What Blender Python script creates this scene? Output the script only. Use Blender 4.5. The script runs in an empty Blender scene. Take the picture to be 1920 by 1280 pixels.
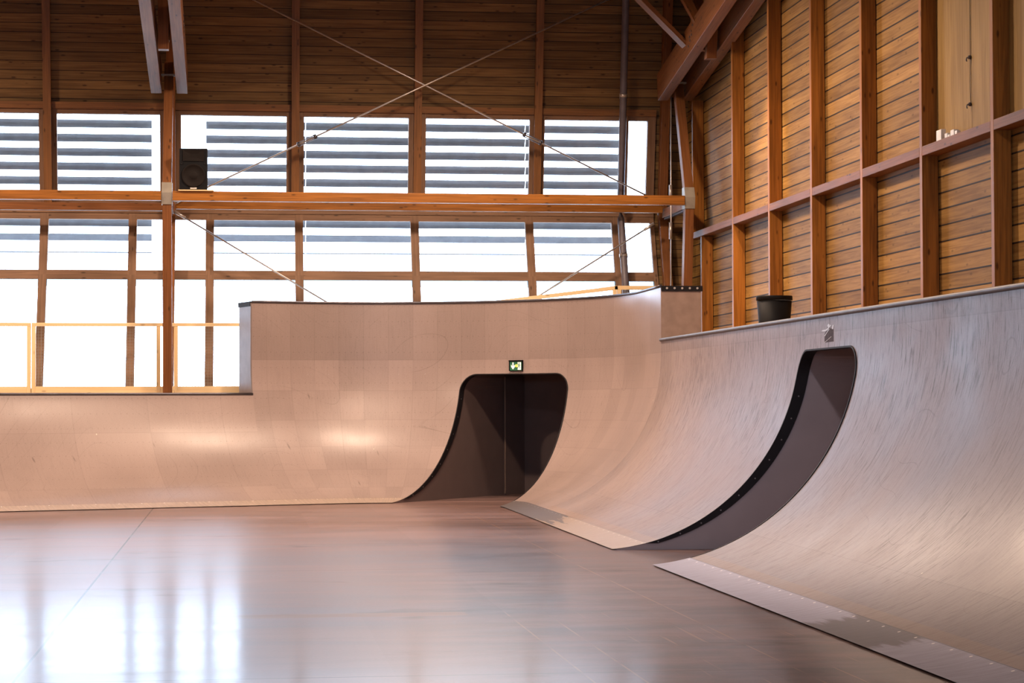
import bpy, math, random
from mathutils import Vector, Matrix
random.seed(7)
S = bpy.context.scene
COL = S.collection
PI = math.pi

# ------------------------------------------------------------------ mesh helpers
class MB:
    """collects shapes with UVs (metres: u along the piece, v across it) for ONE mesh object"""
    def __init__(s): s.v = []; s.f = []; s.uv = []; s.n = None; s.smooth = []
    def face(s, idx, uv=None, smooth=False):
        s.f.append(tuple(idx)); s.uv.append(uv or [(0, 0)]*len(idx)); s.smooth.append(smooth)
    def vs(s, pts):
        b = len(s.v); s.v += [Vector(p) for p in pts]; return b
    def hexa(s, p, uvo=None):
        """eight corners: 0-3 one end (ccw), 4-7 the other end; u runs from the first end to the second"""
        p = [Vector(q) for q in p]; b = s.vs(p)
        u0, v0 = uvo if uvo else (random.uniform(0, 40), random.uniform(0, 40))
        L = (p[4]-p[0]).length; w = 0.0
        for i in range(4):
            j = (i+1) % 4; d = (p[j]-p[i]).length
            s.face((b+i, b+j, b+4+j, b+4+i), [(u0, v0+w), (u0, v0+w+d), (u0+L, v0+w+d), (u0+L, v0+w)]); w += d+.013
        a = (p[1]-p[0]).length; c = (p[3]-p[0]).length
        e = [(u0, v0), (u0+a*.3, v0), (u0+a*.3, v0+c), (u0, v0+c)]
        s.face((b+3, b+2, b+1, b), [e[3], e[2], e[1], e[0]]); s.face((b+4, b+5, b+6, b+7), e)
    def box(s, x0, x1, y0, y1, z0, z1, axis='x'):
        if axis == 'x':
            s.hexa([(x0,y0,z0),(x0,y0,z1),(x0,y1,z1),(x0,y1,z0),(x1,y0,z0),(x1,y0,z1),(x1,y1,z1),(x1,y1,z0)])
        elif axis == 'y':
            s.hexa([(x0,y0,z0),(x1,y0,z0),(x1,y0,z1),(x0,y0,z1),(x0,y1,z0),(x1,y1,z0),(x1,y1,z1),(x0,y1,z1)])
        else:
            s.hexa([(x0,y0,z0),(x0,y1,z0),(x1,y1,z0),(x1,y0,z0),(x0,y0,z1),(x0,y1,z1),(x1,y1,z1),(x1,y0,z1)])
    def beam(s, a, b, w, h, up=(0, 0, 1)):
        a = Vector(a); b = Vector(b); d = (b-a).normalized(); up = Vector(up)
        x = d.cross(up).normalized(); y = x.cross(d).normalized()
        q = [(-w/2, -h/2), (w/2, -h/2), (w/2, h/2), (-w/2, h/2)]
        s.hexa([a+x*i+y*j for i, j in q]+[b+x*i+y*j for i, j in q])
    def tube(s, pts, r, n=10, caps=True):
        pts = [Vector(p) for p in pts]; rings = []
        ref = Vector((0, 0, 1))
        t0 = (pts[1]-pts[0]).normalized()
        if abs(t0.dot(ref)) > .95: ref = Vector((1, 0, 0))
        L = 0
        for i, p in enumerate(pts):
            t = (pts[min(i+1, len(pts)-1)]-pts[max(i-1, 0)]).normalized()
            x = t.cross(ref).normalized(); y = x.cross(t)
            rr = r[i] if isinstance(r, (list, tuple)) else r
            rings.append(s.vs([p+(x*math.cos(2*PI*k/n)+y*math.sin(2*PI*k/n))*rr for k in range(n)]))
        for i in range(len(rings)-1):
            l = (pts[i+1]-pts[i]).length
            for k in range(n):
                m = (k+1) % n; c = 2*PI*.03/n
                s.face((rings[i]+k, rings[i]+m, rings[i+1]+m, rings[i+1]+k),
                       [(L, k*c), (L, (k+1)*c), (L+l, (k+1)*c), (L+l, k*c)], True)
            L += l
        if caps:
            s.face([rings[0]+k for k in range(n)][::-1]); s.face([rings[-1]+k for k in range(n)])
    def lathe(s, prof, c, n=40, ax=None):
        """prof: (radius, height) pairs; ax: (x, y, z) frame"""
        c = Vector(c); X, Y, Z = ax or (Vector((1,0,0)), Vector((0,1,0)), Vector((0,0,1)))
        rings = [s.vs([c+(X*math.cos(2*PI*k/n)+Y*math.sin(2*PI*k/n))*max(r, 1e-4)+Z*h for k in range(n)]) for r, h in prof]
        for i in range(len(rings)-1):
            for k in range(n):
                m = (k+1) % n
                s.face((rings[i]+k, rings[i]+m, rings[i+1]+m, rings[i+1]+k), None, True)
    def ngon(s, pts, uv=None):
        b = s.vs(pts); s.face(range(b, b+len(pts)), uv or [(p[0], p[1]) for p in pts])
    def prism(s, pts, off):
        """a flat outline given thickness"""
        pts = [Vector(p) for p in pts]; off = Vector(off); n = len(pts)
        a = s.vs(pts); b = s.vs([p+off for p in pts])
        uv = [(p.x+p.y*.3, p.z+p.y*.7) for p in pts]
        s.face([a+i for i in range(n)][::-1], uv[::-1]); s.face([b+i for i in range(n)], uv)
        for i in range(n):
            j = (i+1) % n; s.face((a+i, a+j, b+j, b+i), [uv[i], uv[j], uv[j], uv[i]])
    def grid(s, P, UV, N=None, smooth=True):
        b = len(s.v); nr, nc = len(P), len(P[0])
        for r in P: s.v += [Vector(q) for q in r]
        if N is not None:
            if s.n is None: s.n = {}
            for i in range(nr):
                for j in range(nc): s.n[b+i*nc+j] = Vector(N[i][j])
        for i in range(nr-1):
            for j in range(nc-1):
                s.face((b+i*nc+j, b+i*nc+j+1, b+(i+1)*nc+j+1, b+(i+1)*nc+j),
                       [UV[i][j], UV[i][j+1], UV[i+1][j+1], UV[i+1][j]], smooth)
    def build(s, name, mat, parent=None, origin=None, bevel=0):
        o0 = Vector(parent.location) if parent and parent.parent is None else (Vector(parent['_o']) if parent else Vector(origin or (0, 0, 0)))
        me = bpy.data.meshes.new(name)
        me.from_pydata([v-o0 for v in s.v], [], s.f)
        uvl = me.uv_layers.new(name='UVMap')
        flat = [c for f in s.uv for uv in f for c in uv]
        uvl.data.foreach_set('uv', flat)
        me.polygons.foreach_set('use_smooth', s.smooth)
        me.materials.append(mat)
        if s.n is not None:
            me.update()
            me.normals_split_custom_set_from_vertices([s.n.get(i, Vector((0, 0, 1))) for i in range(len(s.v))])
        me.update()
        ob = bpy.data.objects.new(name, me); COL.objects.link(ob)
        if parent:
            ob.parent = parent
        else:
            ob.location = o0
        if bevel:
            m = ob.modifiers.new('bevel', 'BEVEL'); m.width = bevel; m.segments = 2; m.limit_method = 'ANGLE'
        return ob

ROOTS = {}
def thing(name, label, cat, loc, group=None, kind=None):
    o = bpy.data.objects.new(name, None); COL.objects.link(o)
    o.location = loc; o.empty_display_size = .2
    if label: o['label'] = label
    if cat: o['category'] = cat
    if group: o['group'] = group
    if kind: o['kind'] = kind
    return o
def part(mb, name, mat, root, label=None, bevel=0, kind=None):
    o0 = root
    while o0.parent: o0 = o0.parent
    # sub-parts are expressed in the thing's own frame (parts carry no transform of their own)
    old = mb.v; mb.v = [v-Vector(o0.location) for v in old]
    ob = MB.build(mb, name, mat, None, (0, 0, 0), bevel)
    mb.v = old
    ob.parent = root
    if label: ob['label'] = label
    if kind: ob['kind'] = kind
    return ob
def tag(o, label, cat, group=None, kind=None):
    o['label'] = label; o['category'] = cat
    if group: o['group'] = group
    if kind: o['kind'] = kind
    return o
def struct(mb, name, mat, label=None):
    o = mb.build(name, mat, None, (0, 0, 0)); o['kind'] = 'structure'
    if label: o['label'] = label
    return o

# ------------------------------------------------------------------ materials
class NT:
    def __init__(s, name):
        s.m = bpy.data.materials.new(name); s.m.use_nodes = True
        s.t = s.m.node_tree; s.t.nodes.clear()
        s.out = s.t.nodes.new('ShaderNodeOutputMaterial')
        s.b = s.t.nodes.new('ShaderNodeBsdfPrincipled')
        s.t.links.new(s.b.outputs[0], s.out.inputs[0])
    def node(s, typ, **kw):
        n = s.t.nodes.new(typ)
        for k, v in kw.items(): setattr(n, k, v)
        return n
    def put(s, sock, v):
        if v is None: return
        if isinstance(v, (int, float)): sock.default_value = v
        elif isinstance(v, (tuple, list)): sock.default_value = tuple(v) if len(v) != 3 or sock.type == 'VECTOR' else tuple(v)+(1,)
        else: s.t.links.new(v, sock)
    def math(s, op, a, b=None, c=None, clamp=False):
        n = s.node('ShaderNodeMath', operation=op); n.use_clamp = clamp
        s.put(n.inputs[0], a); s.put(n.inputs[1], b); s.put(n.inputs[2], c); return n.outputs[0]
    def uv(s):
        n = s.node('ShaderNodeUVMap'); n.uv_map = 'UVMap'
        x = s.node('ShaderNodeSeparateXYZ'); s.t.links.new(n.outputs[0], x.inputs[0]); return x.outputs[0], x.outputs[1]
    def pos(s):
        n = s.node('ShaderNodeNewGeometry'); x = s.node('ShaderNodeSeparateXYZ')
        s.t.links.new(n.outputs['Position'], x.inputs[0]); return x.outputs[0], x.outputs[1], x.outputs[2]
    def xyz(s, x, y, z=0):
        n = s.node('ShaderNodeCombineXYZ'); s.put(n.inputs[0], x); s.put(n.inputs[1], y); s.put(n.inputs[2], z); return n.outputs[0]
    def noise(s, vec, scale=1, detail=3, rough=.5, dist=0):
        n = s.node('ShaderNodeTexNoise'); s.put(n.inputs['Vector'], vec); n.inputs['Scale'].default_value = scale
        n.inputs['Detail'].default_value = detail; n.inputs['Roughness'].default_value = rough; n.inputs['Distortion'].default_value = dist
        return n.outputs[0]
    def voro(s, vec, scale=1):
        n = s.node('ShaderNodeTexVoronoi'); s.put(n.inputs['Vector'], vec); n.inputs['Scale'].default_value = scale
        return n.outputs['Distance']
    def white(s, vec):
        n = s.node('ShaderNodeTexWhiteNoise'); n.noise_dimensions = '3D'; s.put(n.inputs[0], vec); return n.outputs[0]
    def ramp(s, f, a, b, lo=0., hi=1.):
        n = s.node('ShaderNodeMapRange'); n.interpolation_type = 'SMOOTHSTEP'; s.put(n.inputs[0], f)
        n.inputs[1].default_value = a; n.inputs[2].default_value = b; n.inputs[3].default_value = lo; n.inputs[4].default_value = hi
        return n.outputs[0]
    def mix(s, f, a, b, mode='MIX'):
        n = s.node('ShaderNodeMix', data_type='RGBA', blend_type=mode); s.put(n.inputs[0], f); s.put(n.inputs[6], a); s.put(n.inputs[7], b)
        return n.outputs[2]
    def scale_col(s, c, f):
        n = s.node('ShaderNodeMix', data_type='RGBA', blend_type='MULTIPLY'); n.inputs[0].default_value = 1
        s.put(n.inputs[6], c); g = s.node('ShaderNodeCombineColor')
        for i in range(3): s.put(g.inputs[i], f)
        s.t.links.new(g.outputs[0], n.inputs[7]); return n.outputs[2]
    def bump(s, h, strength=.3, dist=.01):
        n = s.node('ShaderNodeBump'); n.inputs['Strength'].default_value = strength; n.inputs['Distance'].default_value = dist
        s.put(n.inputs['Height'], h); s.t.links.new(n.outputs[0], s.b.inputs['Normal'])
    def fin(s, col, rough=.5, metal=0., spec=.5):
        s.put(s.b.inputs['Base Color'], col); s.put(s.b.inputs['Roughness'], rough)
        s.put(s.b.inputs['Metallic'], metal); s.put(s.b.inputs['Specular IOR Level'], spec); return s.m

def plain(name, col, rough=.5, metal=0., spec=.5, var=.12, sc=6):
    t = NT(name); x, y, z = t.pos(); n = t.noise(t.xyz(x, y, z), sc, 4)
    return t.fin(t.scale_col(col, t.ramp(n, .25, .75, 1-var, 1+var)), rough, metal, spec)

def wood(name, dark, light, rough=.5, plank=0, knot=1., groove=.07, spec=.4, gap=(.02, .012, .008)):
    t = NT(name); u, v = t.uv()
    if plank:
        q = t.math('DIVIDE', v, plank); row = t.math('FLOOR', q); fr = t.math('FRACT', q)
        rnd = t.white(t.xyz(row, 3.7, 1.1)); u2 = t.math('MULTIPLY_ADD', rnd, 37., u)
    else:
        u2 = u; rnd = None
    g = t.noise(t.xyz(t.math('MULTIPLY', u2, 1.1), t.math('MULTIPLY', v, 34), 0), 1, 4, .6, .6)
    big = t.noise(t.xyz(t.math('MULTIPLY', u2, .7), t.math('MULTIPLY', v, 4), 5), 1, 2)
    f = t.math('ADD', t.math('MULTIPLY', g, .6), t.math('MULTIPLY', big, .4))
    col = t.mix(t.ramp(f, .32, .68), dark, light)
    k = t.voro(t.xyz(t.math('MULTIPLY', u2, 3.2), t.math('MULTIPLY', v, 9.), 2), 1)
    col = t.mix(t.ramp(k, .06, .19, .8*knot, 0), col, tuple(c*.28 for c in dark))
    if plank:
        col = t.scale_col(col, t.ramp(rnd, 0, 1, .78, 1.2))
        gm = t.ramp(t.math('MINIMUM', fr, t.math('SUBTRACT', 1., fr)), groove*.35, groove*.6, 1, 0)
        col = t.mix(gm, col, gap)
        t.bump(t.math('SUBTRACT', t.math('MULTIPLY', g, .08), gm), .5, .012)
    else:
        t.bump(g, .15, .004)
    return t.fin(col, rough, 0, spec)

def skate(name, base, sheet_u, streak, screws=True, sheet_v=1.25, dull=0., far=None):
    """worn composite riding skin: sheets with hairline joints, rows of screws, scuffs along the slope, tyre arcs"""
    t = NT(name); u, v = t.uv()
    if far:   # near end greyer with wear, and window light's lilac put into its colour
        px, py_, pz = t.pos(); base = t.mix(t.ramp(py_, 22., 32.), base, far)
    qu = t.math('DIVIDE', u, sheet_u); qv = t.math('DIVIDE', t.math('MINIMUM', t.math('SUBTRACT', v, 3.64), .014), sheet_v)
    rnd = t.white(t.xyz(t.math('FLOOR', qu), t.math('FLOOR', qv), 2.3))
    broad = t.noise(t.xyz(u, v, 0), .8, 3)
    fine = t.noise(t.xyz(u, v, 3), 60, 2)
    f = t.math('ADD', t.ramp(rnd, 0, 1, .95, 1.05), t.math('ADD', t.ramp(broad, .3, .7, -.05, .05), t.ramp(fine, .2, .8, -.05, .05)))
    # scuffs: fine long marks that run up and down the slope, bundled in worn lanes
    st = t.noise(t.xyz(t.math('MULTIPLY', u, 34), t.math('MULTIPLY_ADD', u, 2.2, t.math('MULTIPLY', v, 2.1)), 7), 1, 4, .65)
    st2 = t.noise(t.xyz(t.math('MULTIPLY', u, 75), t.math('MULTIPLY_ADD', u, 3., t.math('MULTIPLY', v, 6.5)), 1), 1, 2, .6)
    lane = t.noise(t.xyz(t.math('MULTIPLY', u, .55), t.math('MULTIPLY', v, .9), 9), 1, 3)
    lanef = t.ramp(lane, .35, .65, .35, 1)
    d = t.math('ADD', t.ramp(st, .48, .70, 0, .36), t.ramp(st2, .54, .72, 0, .42))
    f = t.math('SUBTRACT', f, t.math('MULTIPLY', t.math('MULTIPLY', d, lanef), streak))
    f = t.math('ADD', f, t.math('MULTIPLY', t.ramp(st, .42, .2, 0, .16), streak))
    # tyre arcs
    w = t.noise(t.xyz(u, v, 11), .45, 0, .4, .2)
    a1 = t.ramp(t.math('ABSOLUTE', t.math('SUBTRACT', t.math('FRACT', t.math('MULTIPLY', w, 16.)), .5)), .006, .016, .17, 0)
    gate = t.ramp(t.noise(t.xyz(u, v, 21), 1.1, 2), .46, .56)
    f = t.math('SUBTRACT', f, t.math('MULTIPLY', a1, gate))
    # short dark rubber marks
    vm = t.voro(t.xyz(t.math('MULTIPLY_ADD', v, .5, t.math('MULTIPLY', u, 2.1)), t.math('MULTIPLY', v, .5), 4), 1.6)
    f = t.math('SUBTRACT', f, t.ramp(vm, .03, .07, .36, 0))
    # heavy scuffing towards the top edge
    hs = t.noise(t.xyz(t.math('MULTIPLY', u, 20), t.math('MULTIPLY_ADD', u, 1.5, t.math('MULTIPLY', v, 3.2)), 27), 1, 5, .7)
    hg = t.math('MULTIPLY', t.ramp(v, 1.7, 3.3), t.ramp(t.noise(t.xyz(t.math('MULTIPLY', u, .4), v, 33), 1, 2), .3, .6, .3, 1.))
    f = t.math('SUBTRACT', f, t.math('MULTIPLY', t.math('MULTIPLY', t.ramp(hs, .48, .66, 0, .55), hg), t.math('MULTIPLY', streak, streak)))
    # joints
    for q, wd in ((qu, .006/sheet_u), (qv, .006/sheet_v)):
        fr = t.math('FRACT', q); e = t.math('MINIMUM', fr, t.math('SUBTRACT', 1., fr))
        f = t.math('SUBTRACT', f, t.ramp(e, wd*.5, wd*1.3, .11, 0))
    if screws:
        su = t.math('SUBTRACT', t.math('FRACT', t.math('DIVIDE', u, .1)), .5)
        sv = t.math('SUBTRACT', t.math('FRACT', t.math('DIVIDE', v, .26)), .5)
        r = t.math('SQRT', t.math('ADD', t.math('POWER', t.math('MULTIPLY', su, .1), 2.), t.math('POWER', t.math('MULTIPLY', sv, .26), 2.)))
        f = t.math('SUBTRACT', f, t.ramp(r, .006, .011, .22, 0))
    f = t.math('MULTIPLY', f, t.ramp(v, 3.635, 3.645, 1., .88))
    col = t.scale_col(base, f)
    if streak > .5:   # bare, browner foot of the skin above the plate
        col = t.mix(t.ramp(v, .70, .72, .45, 0), col, (.36, .25, .185))
    # dull upper panels and the odd bare pale chip
    ch = t.voro(t.xyz(u, v, 8), 1.5)
    col = t.mix(t.ramp(ch, .012, .02, .8, 0), col, (.8, .72, .62))
    ro = t.math('ADD', t.ramp(broad, .3, .7, .30+dull, .40+dull), t.math('MULTIPLY', d, .25*streak))
    t.bump(t.noise(t.xyz(u, v, 0), 2.2, 2), .06, .02)
    return t.fin(col, ro, 0, .45-dull)

def mat_floor():
    t = NT('floor_film_plywood'); x, y, z = t.pos()
    n1 = t.noise(t.xyz(t.math('MULTIPLY', x, .35), t.math('MULTIPLY', y, 1.6), 0), 1, 5, .6, .3)
    n2 = t.noise(t.xyz(t.math('MULTIPLY', x, .22), t.math('MULTIPLY', y, .33), 4), 1, 3)
    n3 = t.noise(t.xyz(x, y, 2), 40, 2)
    f = t.math('ADD', t.ramp(n1, .3, .7, .72, 1.25), t.math('ADD', t.ramp(n2, .35, .65, -.18, .15), t.ramp(n3, .2, .8, -.05, .05)))
    blot = t.ramp(t.noise(t.xyz(t.math('MULTIPLY', x, .5), t.math('MULTIPLY', y, .8), 13), 1, 4, .65), .58, .7)
    f = t.math('SUBTRACT', f, t.math('MULTIPLY', blot, .25))
    f = t.math('SUBTRACT', f, t.math('MULTIPLY', t.math('MULTIPLY', t.ramp(x, .6, 2.6), t.ramp(y, 25., 18.)), t.ramp(t.noise(t.xyz(t.math('MULTIPLY', x, 1.2), t.math('MULTIPLY', y, 2.2), 41), 1, 5, .65), .35, .62, .05, .34)))
    # sheets 3.85 m x 1.1 m
    ry = t.math('DIVIDE', t.math('SUBTRACT', y, 12.85), 3.85); rx = t.math('DIVIDE', t.math('ADD', x, 1.28), 1.103)
    rnd = t.white(t.xyz(t.math('FLOOR', rx), t.math('FLOOR', ry), .3))
    f = t.math('ADD', f, t.ramp(rnd, 0, 1, -.06, .06))
    col = t.scale_col((.195, .125, .114), f)
    # joints: long ones towards the hall's end, cross ones along the end wall
    def line(v, at, w): return t.ramp(t.math('ABSOLUTE', t.math('SUBTRACT', v, at)), w*.5, w, 1, 0)
    dj = None
    for at, w in ((-1.28, .012), (5., .012)):
        l = line(x, at, w); dj = l if dj is None else t.math('MAXIMUM', dj, l)
    for at in (12.86, 16.64, 21.1, 25., 29.):
        dj = t.math('MAXIMUM', dj, t.math('MULTIPLY', line(y, at, .014), .7))
    col = t.mix(dj, col, (.03, .022, .018))
    lj = line(x, 3.33, .010)
    for at in (2.03, 2.33): lj = t.math('MAXIMUM', lj, t.math('MULTIPLY', line(x, at, .009), t.ramp(y, 16.8, 16.4)))
    lj = t.math('MULTIPLY', lj, t.ramp(t.noise(t.xyz(x, t.math('MULTIPLY', y, 1.7), 31), 1, 3), .38, .6, .05, .6))
    col = t.mix(lj, col, (.36, .21, .12))
    # scratches to bare ply: across the hall and along it
    s1 = t.noise(t.xyz(t.math('MULTIPLY', x, .8), t.math('MULTIPLY', y, 26), 17), 1, 2, .5)
    gx = t.noise(t.xyz(t.math('MULTIPLY', x, .7), t.math('MULTIPLY', y, .5), 19), 1, 2)
    sc = t.math('MULTIPLY', t.ramp(s1, .71, .76), t.ramp(gx, .5, .6))
    s2 = t.noise(t.xyz(t.math('MULTIPLY', x, 22), t.math('MULTIPLY', y, .5), 23), 1, 2, .5)
    near = t.math('MULTIPLY', t.ramp(x, 2.4, 2.9), t.ramp(y, 17.5, 15.5))
    sc = t.math('MAXIMUM', sc, t.math('MULTIPLY', t.math('MULTIPLY', t.ramp(s2, .66, .72), near), .7))
    col = t.mix(t.math('MULTIPLY', sc, .55), col, (.5, .3, .17))
    # a brown filler band across the joint
    fb = t.math('MULTIPLY', line(y, 16.6, .19), t.math('MULTIPLY', t.ramp(x, -.1, -.05), t.ramp(x, 1.75, 1.7)))
    col = t.mix(t.math('MULTIPLY', fb, .85), col, (.17, .085, .05))
    ro = t.math('ADD', t.ramp(n1, .3, .7, .34, .42), t.math('ADD', t.math('MULTIPLY', blot, .03), t.ramp(n2, .3, .7, -.015, .02)))
    t.bump(t.noise(t.xyz(t.math('MULTIPLY', x, .5), t.math('MULTIPLY', y, 3.), 0), 1, 2), .03, .01)
    t.b.inputs['Coat Weight'].default_value = .34; t.put(t.b.inputs['Coat Roughness'], t.ramp(n1, .3, .7, .12, .16))
    return t.fin(col, ro, 0, .12)

def mat_plate(name, base, metal, rough, patch):
    """bolted-down foot plate; patch = (y from, y to, colour) where the coat has worn through"""
    t = NT(name); u, v = t.uv(); x, y, z = t.pos()
    st = t.noise(t.xyz(t.math('MULTIPLY', u, 26), t.math('MULTIPLY', v, 2.5), 0), 1, 4, .6)
    col = t.scale_col(base, t.ramp(st, .3, .7, .86, 1.14))
    if patch:
        a, b, pc, soft = patch
        e = t.math('ADD', y, t.ramp(t.noise(t.xyz(t.math('MULTIPLY', u, .7), t.math('MULTIPLY', v, 9), 2), 1, 4, .6), .2, .8, -soft, soft))
        m = t.math('MULTIPLY', t.ramp(e, a-.12, a+.12), t.ramp(e, b+.12, b-.12))
        col = t.mix(m, col, t.scale_col(pc, t.ramp(st, .3, .7, .9, 1.1)))
    su = t.math('SUBTRACT', t.math('FRACT', t.math('DIVIDE', u, .36)), .5)
    r = t.math('SQRT', t.math('ADD', t.math('POWER', t.math('MULTIPLY', su, .36), 2.), t.math('POWER', t.math('SUBTRACT', v, .535), 2.)))
    col = t.mix(t.ramp(t.math('ABSOLUTE', t.math('SUBTRACT', v, .568)), .002, .005, .75, 0), col, (.05, .045, .05))
    col = t.mix(t.ramp(r, .009, .014, 1, 0), col, (.85, .83, .8))
    return t.fin(col, rough, metal, .5)

def mat_glass():
    t = NT('window_glass'); t.t.nodes.remove(t.b)
    tr = t.node('ShaderNodeBsdfTransparent'); tr.inputs[0].default_value = (.97, .985, 1, 1)
    gl = t.node('ShaderNodeBsdfGlossy'); gl.inputs['Roughness'].default_value = .05
    fr = t.node('ShaderNodeFresnel'); fr.inputs[0].default_value = 1.45
    mx = t.node('ShaderNodeMixShader'); t.t.links.new(fr.outputs[0], mx.inputs[0])
    t.t.links.new(tr.outputs[0], mx.inputs[1]); t.t.links.new(gl.outputs[0], mx.inputs[2]); t.t.links.new(mx.outputs[0], t.out.inputs[0])
    return t.m

def emit(name, col, strength):
    t = NT(name); t.fin(col, .5); t.put(t.b.inputs['Emission Color'], col); t.b.inputs['Emission Strength'].default_value = strength
    return t.m

M = {}
M['post'] = wood('orange_glulam', (.18, .066, .010), (.40, .152, .024), .5, knot=1., spec=.25)
M['frame'] = wood('brown_glulam', (.14, .052, .016), (.25, .095, .03), .55, spec=.25)
M['batten'] = wood('batten_timber', (.16, .068, .02), (.28, .12, .036), .5)
M['mullion'] = wood('window_timber', (.16, .085, .045), (.27, .15, .085), .6)
M['boards_back'] = wood('boarding_back', (.115, .06, .021), (.24, .138, .052), .55, spec=.25, plank=.166)
M['boards_right'] = wood('boarding_right', (.19, .095, .024), (.36, .205, .06), .65, spec=.2, plank=.195, groove=.105, knot=.6)
M['boards_plain'] = wood('boarding_plain', (.26, .15, .07), (.4, .24, .12), .55, plank=.2)
M['pine'] = wood('pale_pine', (.80, .58, .30), (.92, .73, .43), .5, knot=.6)
M['ply'] = wood('plywood_sheet', (.23, .14, .045), (.36, .23, .08), .65, spec=.2, knot=.15)
M['deck'] = wood('deck_plywood', (.33, .22, .13), (.45, .31, .2), .6, knot=.2)
SKB = (.36, .28, .256)
M['skate_low'] = skate('riding_skin_low', SKB, 1.25, .2)
M['skate_corner'] = skate('riding_skin_corner', SKB, .42, .22, sheet_v=.52)
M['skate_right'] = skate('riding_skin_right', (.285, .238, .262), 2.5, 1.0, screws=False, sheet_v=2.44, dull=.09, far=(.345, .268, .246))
M['end_panel'] = plain('end_panel_ply', (.34, .25, .205), .55)
M['side_grey'] = plain('grey_side_panel', (.20, .17, .17), .35)
M['steel'] = plain('coping_steel', (.17, .165, .18), .5, .35)
M['darksteel'] = plain('dark_steel', (.12, .11, .12), .4, .8)
M['galv'] = plain('galvanised_plate', (.33, .30, .25), .5, .35)
M['rod'] = plain('rod_steel', (.62, .57, .54), .35, .7)
M['pipe'] = plain('grey_drain_pipe', (.15, .13, .15), .45)
M['trim'] = plain('black_edge_trim', (.014, .012, .014), .6, 0, .25)
M['edge'] = plain('ply_edge', (.16, .10, .07), .6)
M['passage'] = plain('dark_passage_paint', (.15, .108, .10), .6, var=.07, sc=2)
M['passage_right'] = plain('grey_passage_paint', (.40, .335, .345), .55, var=.05, sc=2)
M['black'] = plain('black_plastic', (.006, .006, .007), .6, 0, .18)
M['cone'] = plain('speaker_cone', (.012, .009, .008), .7, 0, .15)
M['white'] = plain('white_plastic', (.75, .72, .66), .5)
M['louvre'] = plain('louvre_metal', (.14, .145, .16), .6, .2)
M['tape'] = plain('silver_tape', (.085, .07, .085), .7, 0, .1, var=.3, sc=30)
M['tape_bright'] = plain('torn_tape', (.52, .48, .48), .4, .2)
M['green'] = emit('sign_green', (.02, .14, .07), .25)
M['sign_white'] = emit('sign_white', (1., .86, .66), .9)
M['sign_lamp'] = emit('sign_lamp', (1., .72, .06), 1.6)
M['screw_dull'] = plain('dull_screw', (.22, .2, .2), .4, .5)
M['screw'] = plain('screw_head', (.8, .76, .7), .3, .6)
M['plate_cream'] = mat_plate('foot_plate_cream', (.45, .36, .30), .1, .36, None)
M['plate_far'] = mat_plate('foot_plate_far', (.42, .33, .27), .1, .38, (28.9, 40., (.17, .15, .155), 1.3))
M['plate_near'] = mat_plate('foot_plate_near', (.28, .28, .38), .4, .5, (13.75, 15.3, (.105, .095, .12), .25))
M['glass'] = mat_glass()
M['floor'] = mat_floor()
def mat_band():
    t = NT('blue_film'); t.t.nodes.remove(t.b); tr = t.node('ShaderNodeBsdfTransparent'); tr.inputs[0].default_value = (.40, .44, .45, 1)
    t.t.links.new(tr.outputs[0], t.out.inputs[0]); return t.m
M['band'] = mat_band()
M['ground'] = plain('pale_gravel', (.55, .54, .5), .9)

# ------------------------------------------------------------------ ramp plan and profile
R = 2.293                                   # transition radius
X0 = 3.853                                  # foot of the right-hand ramp
ANG = .3207                                 # the end ramp is turned this much
CX, CY, RB = 2.146, 33.10, 1.707            # corner centre and foot radius
A0 = PI/2+ANG; LA = RB*A0
H_LOW, H_TALL, H_RIGHT = 1.76, 3.30, 2.513
U_A = -.685; U_C = LA+CY-31.45
def base(u):
    if u <= 0:
        n = Vector((-math.sin(ANG), math.cos(ANG), 0)); tdir = Vector((math.cos(ANG), math.sin(ANG), 0))
        return Vector((CX, CY, 0))+n*RB+tdir*u, n
    if u < LA:
        a = A0-u/RB; n = Vector((math.cos(a), math.sin(a), 0)); return Vector((CX, CY, 0))+n*RB, n
    return Vector((X0, CY-(u-LA), 0)), Vector((1, 0, 0))
def uvu(u): return u if u <= 0 else (u/RB*4. if u < LA else A0*4.+(u-LA))
def dz(s):
    f = s/R
    if f < PI/2: return R*math.sin(f), R*(1-math.cos(f)), math.cos(f), math.sin(f)   # d, z, then tangent (dd, dz)
    return R, R+(s-R*PI/2), 0., 1.
def s_of_z(z): return R*math.acos(1-z/R) if z < R else R*PI/2+z-R
def surf(u, s, lift=0.):
    b, n = base(u); d, z, td, tz = dz(s)
    nn = -n*tz+Vector((0, 0, td))                # towards the rider
    return b+n*d+Vector((0, 0, z))+nn*lift, nn
S0 = R*.089; SP = R*.25
def usamples(a, b):
    out = [a]; k = a
    for lo, hi, st in ((-99, 0, .5), (0, LA, .055), (LA, 99, .5)):
        x0, x1 = max(a, lo), min(b, hi)
        if x1 <= x0: continue
        n = max(1, math.ceil((x1-x0)/st)); out += [x0+(x1-x0)*i/n for i in range(1, n+1)]
    return out
def remap(a, b, n): return [a+(b-a)*i/n for i in range(n+1)]
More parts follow.
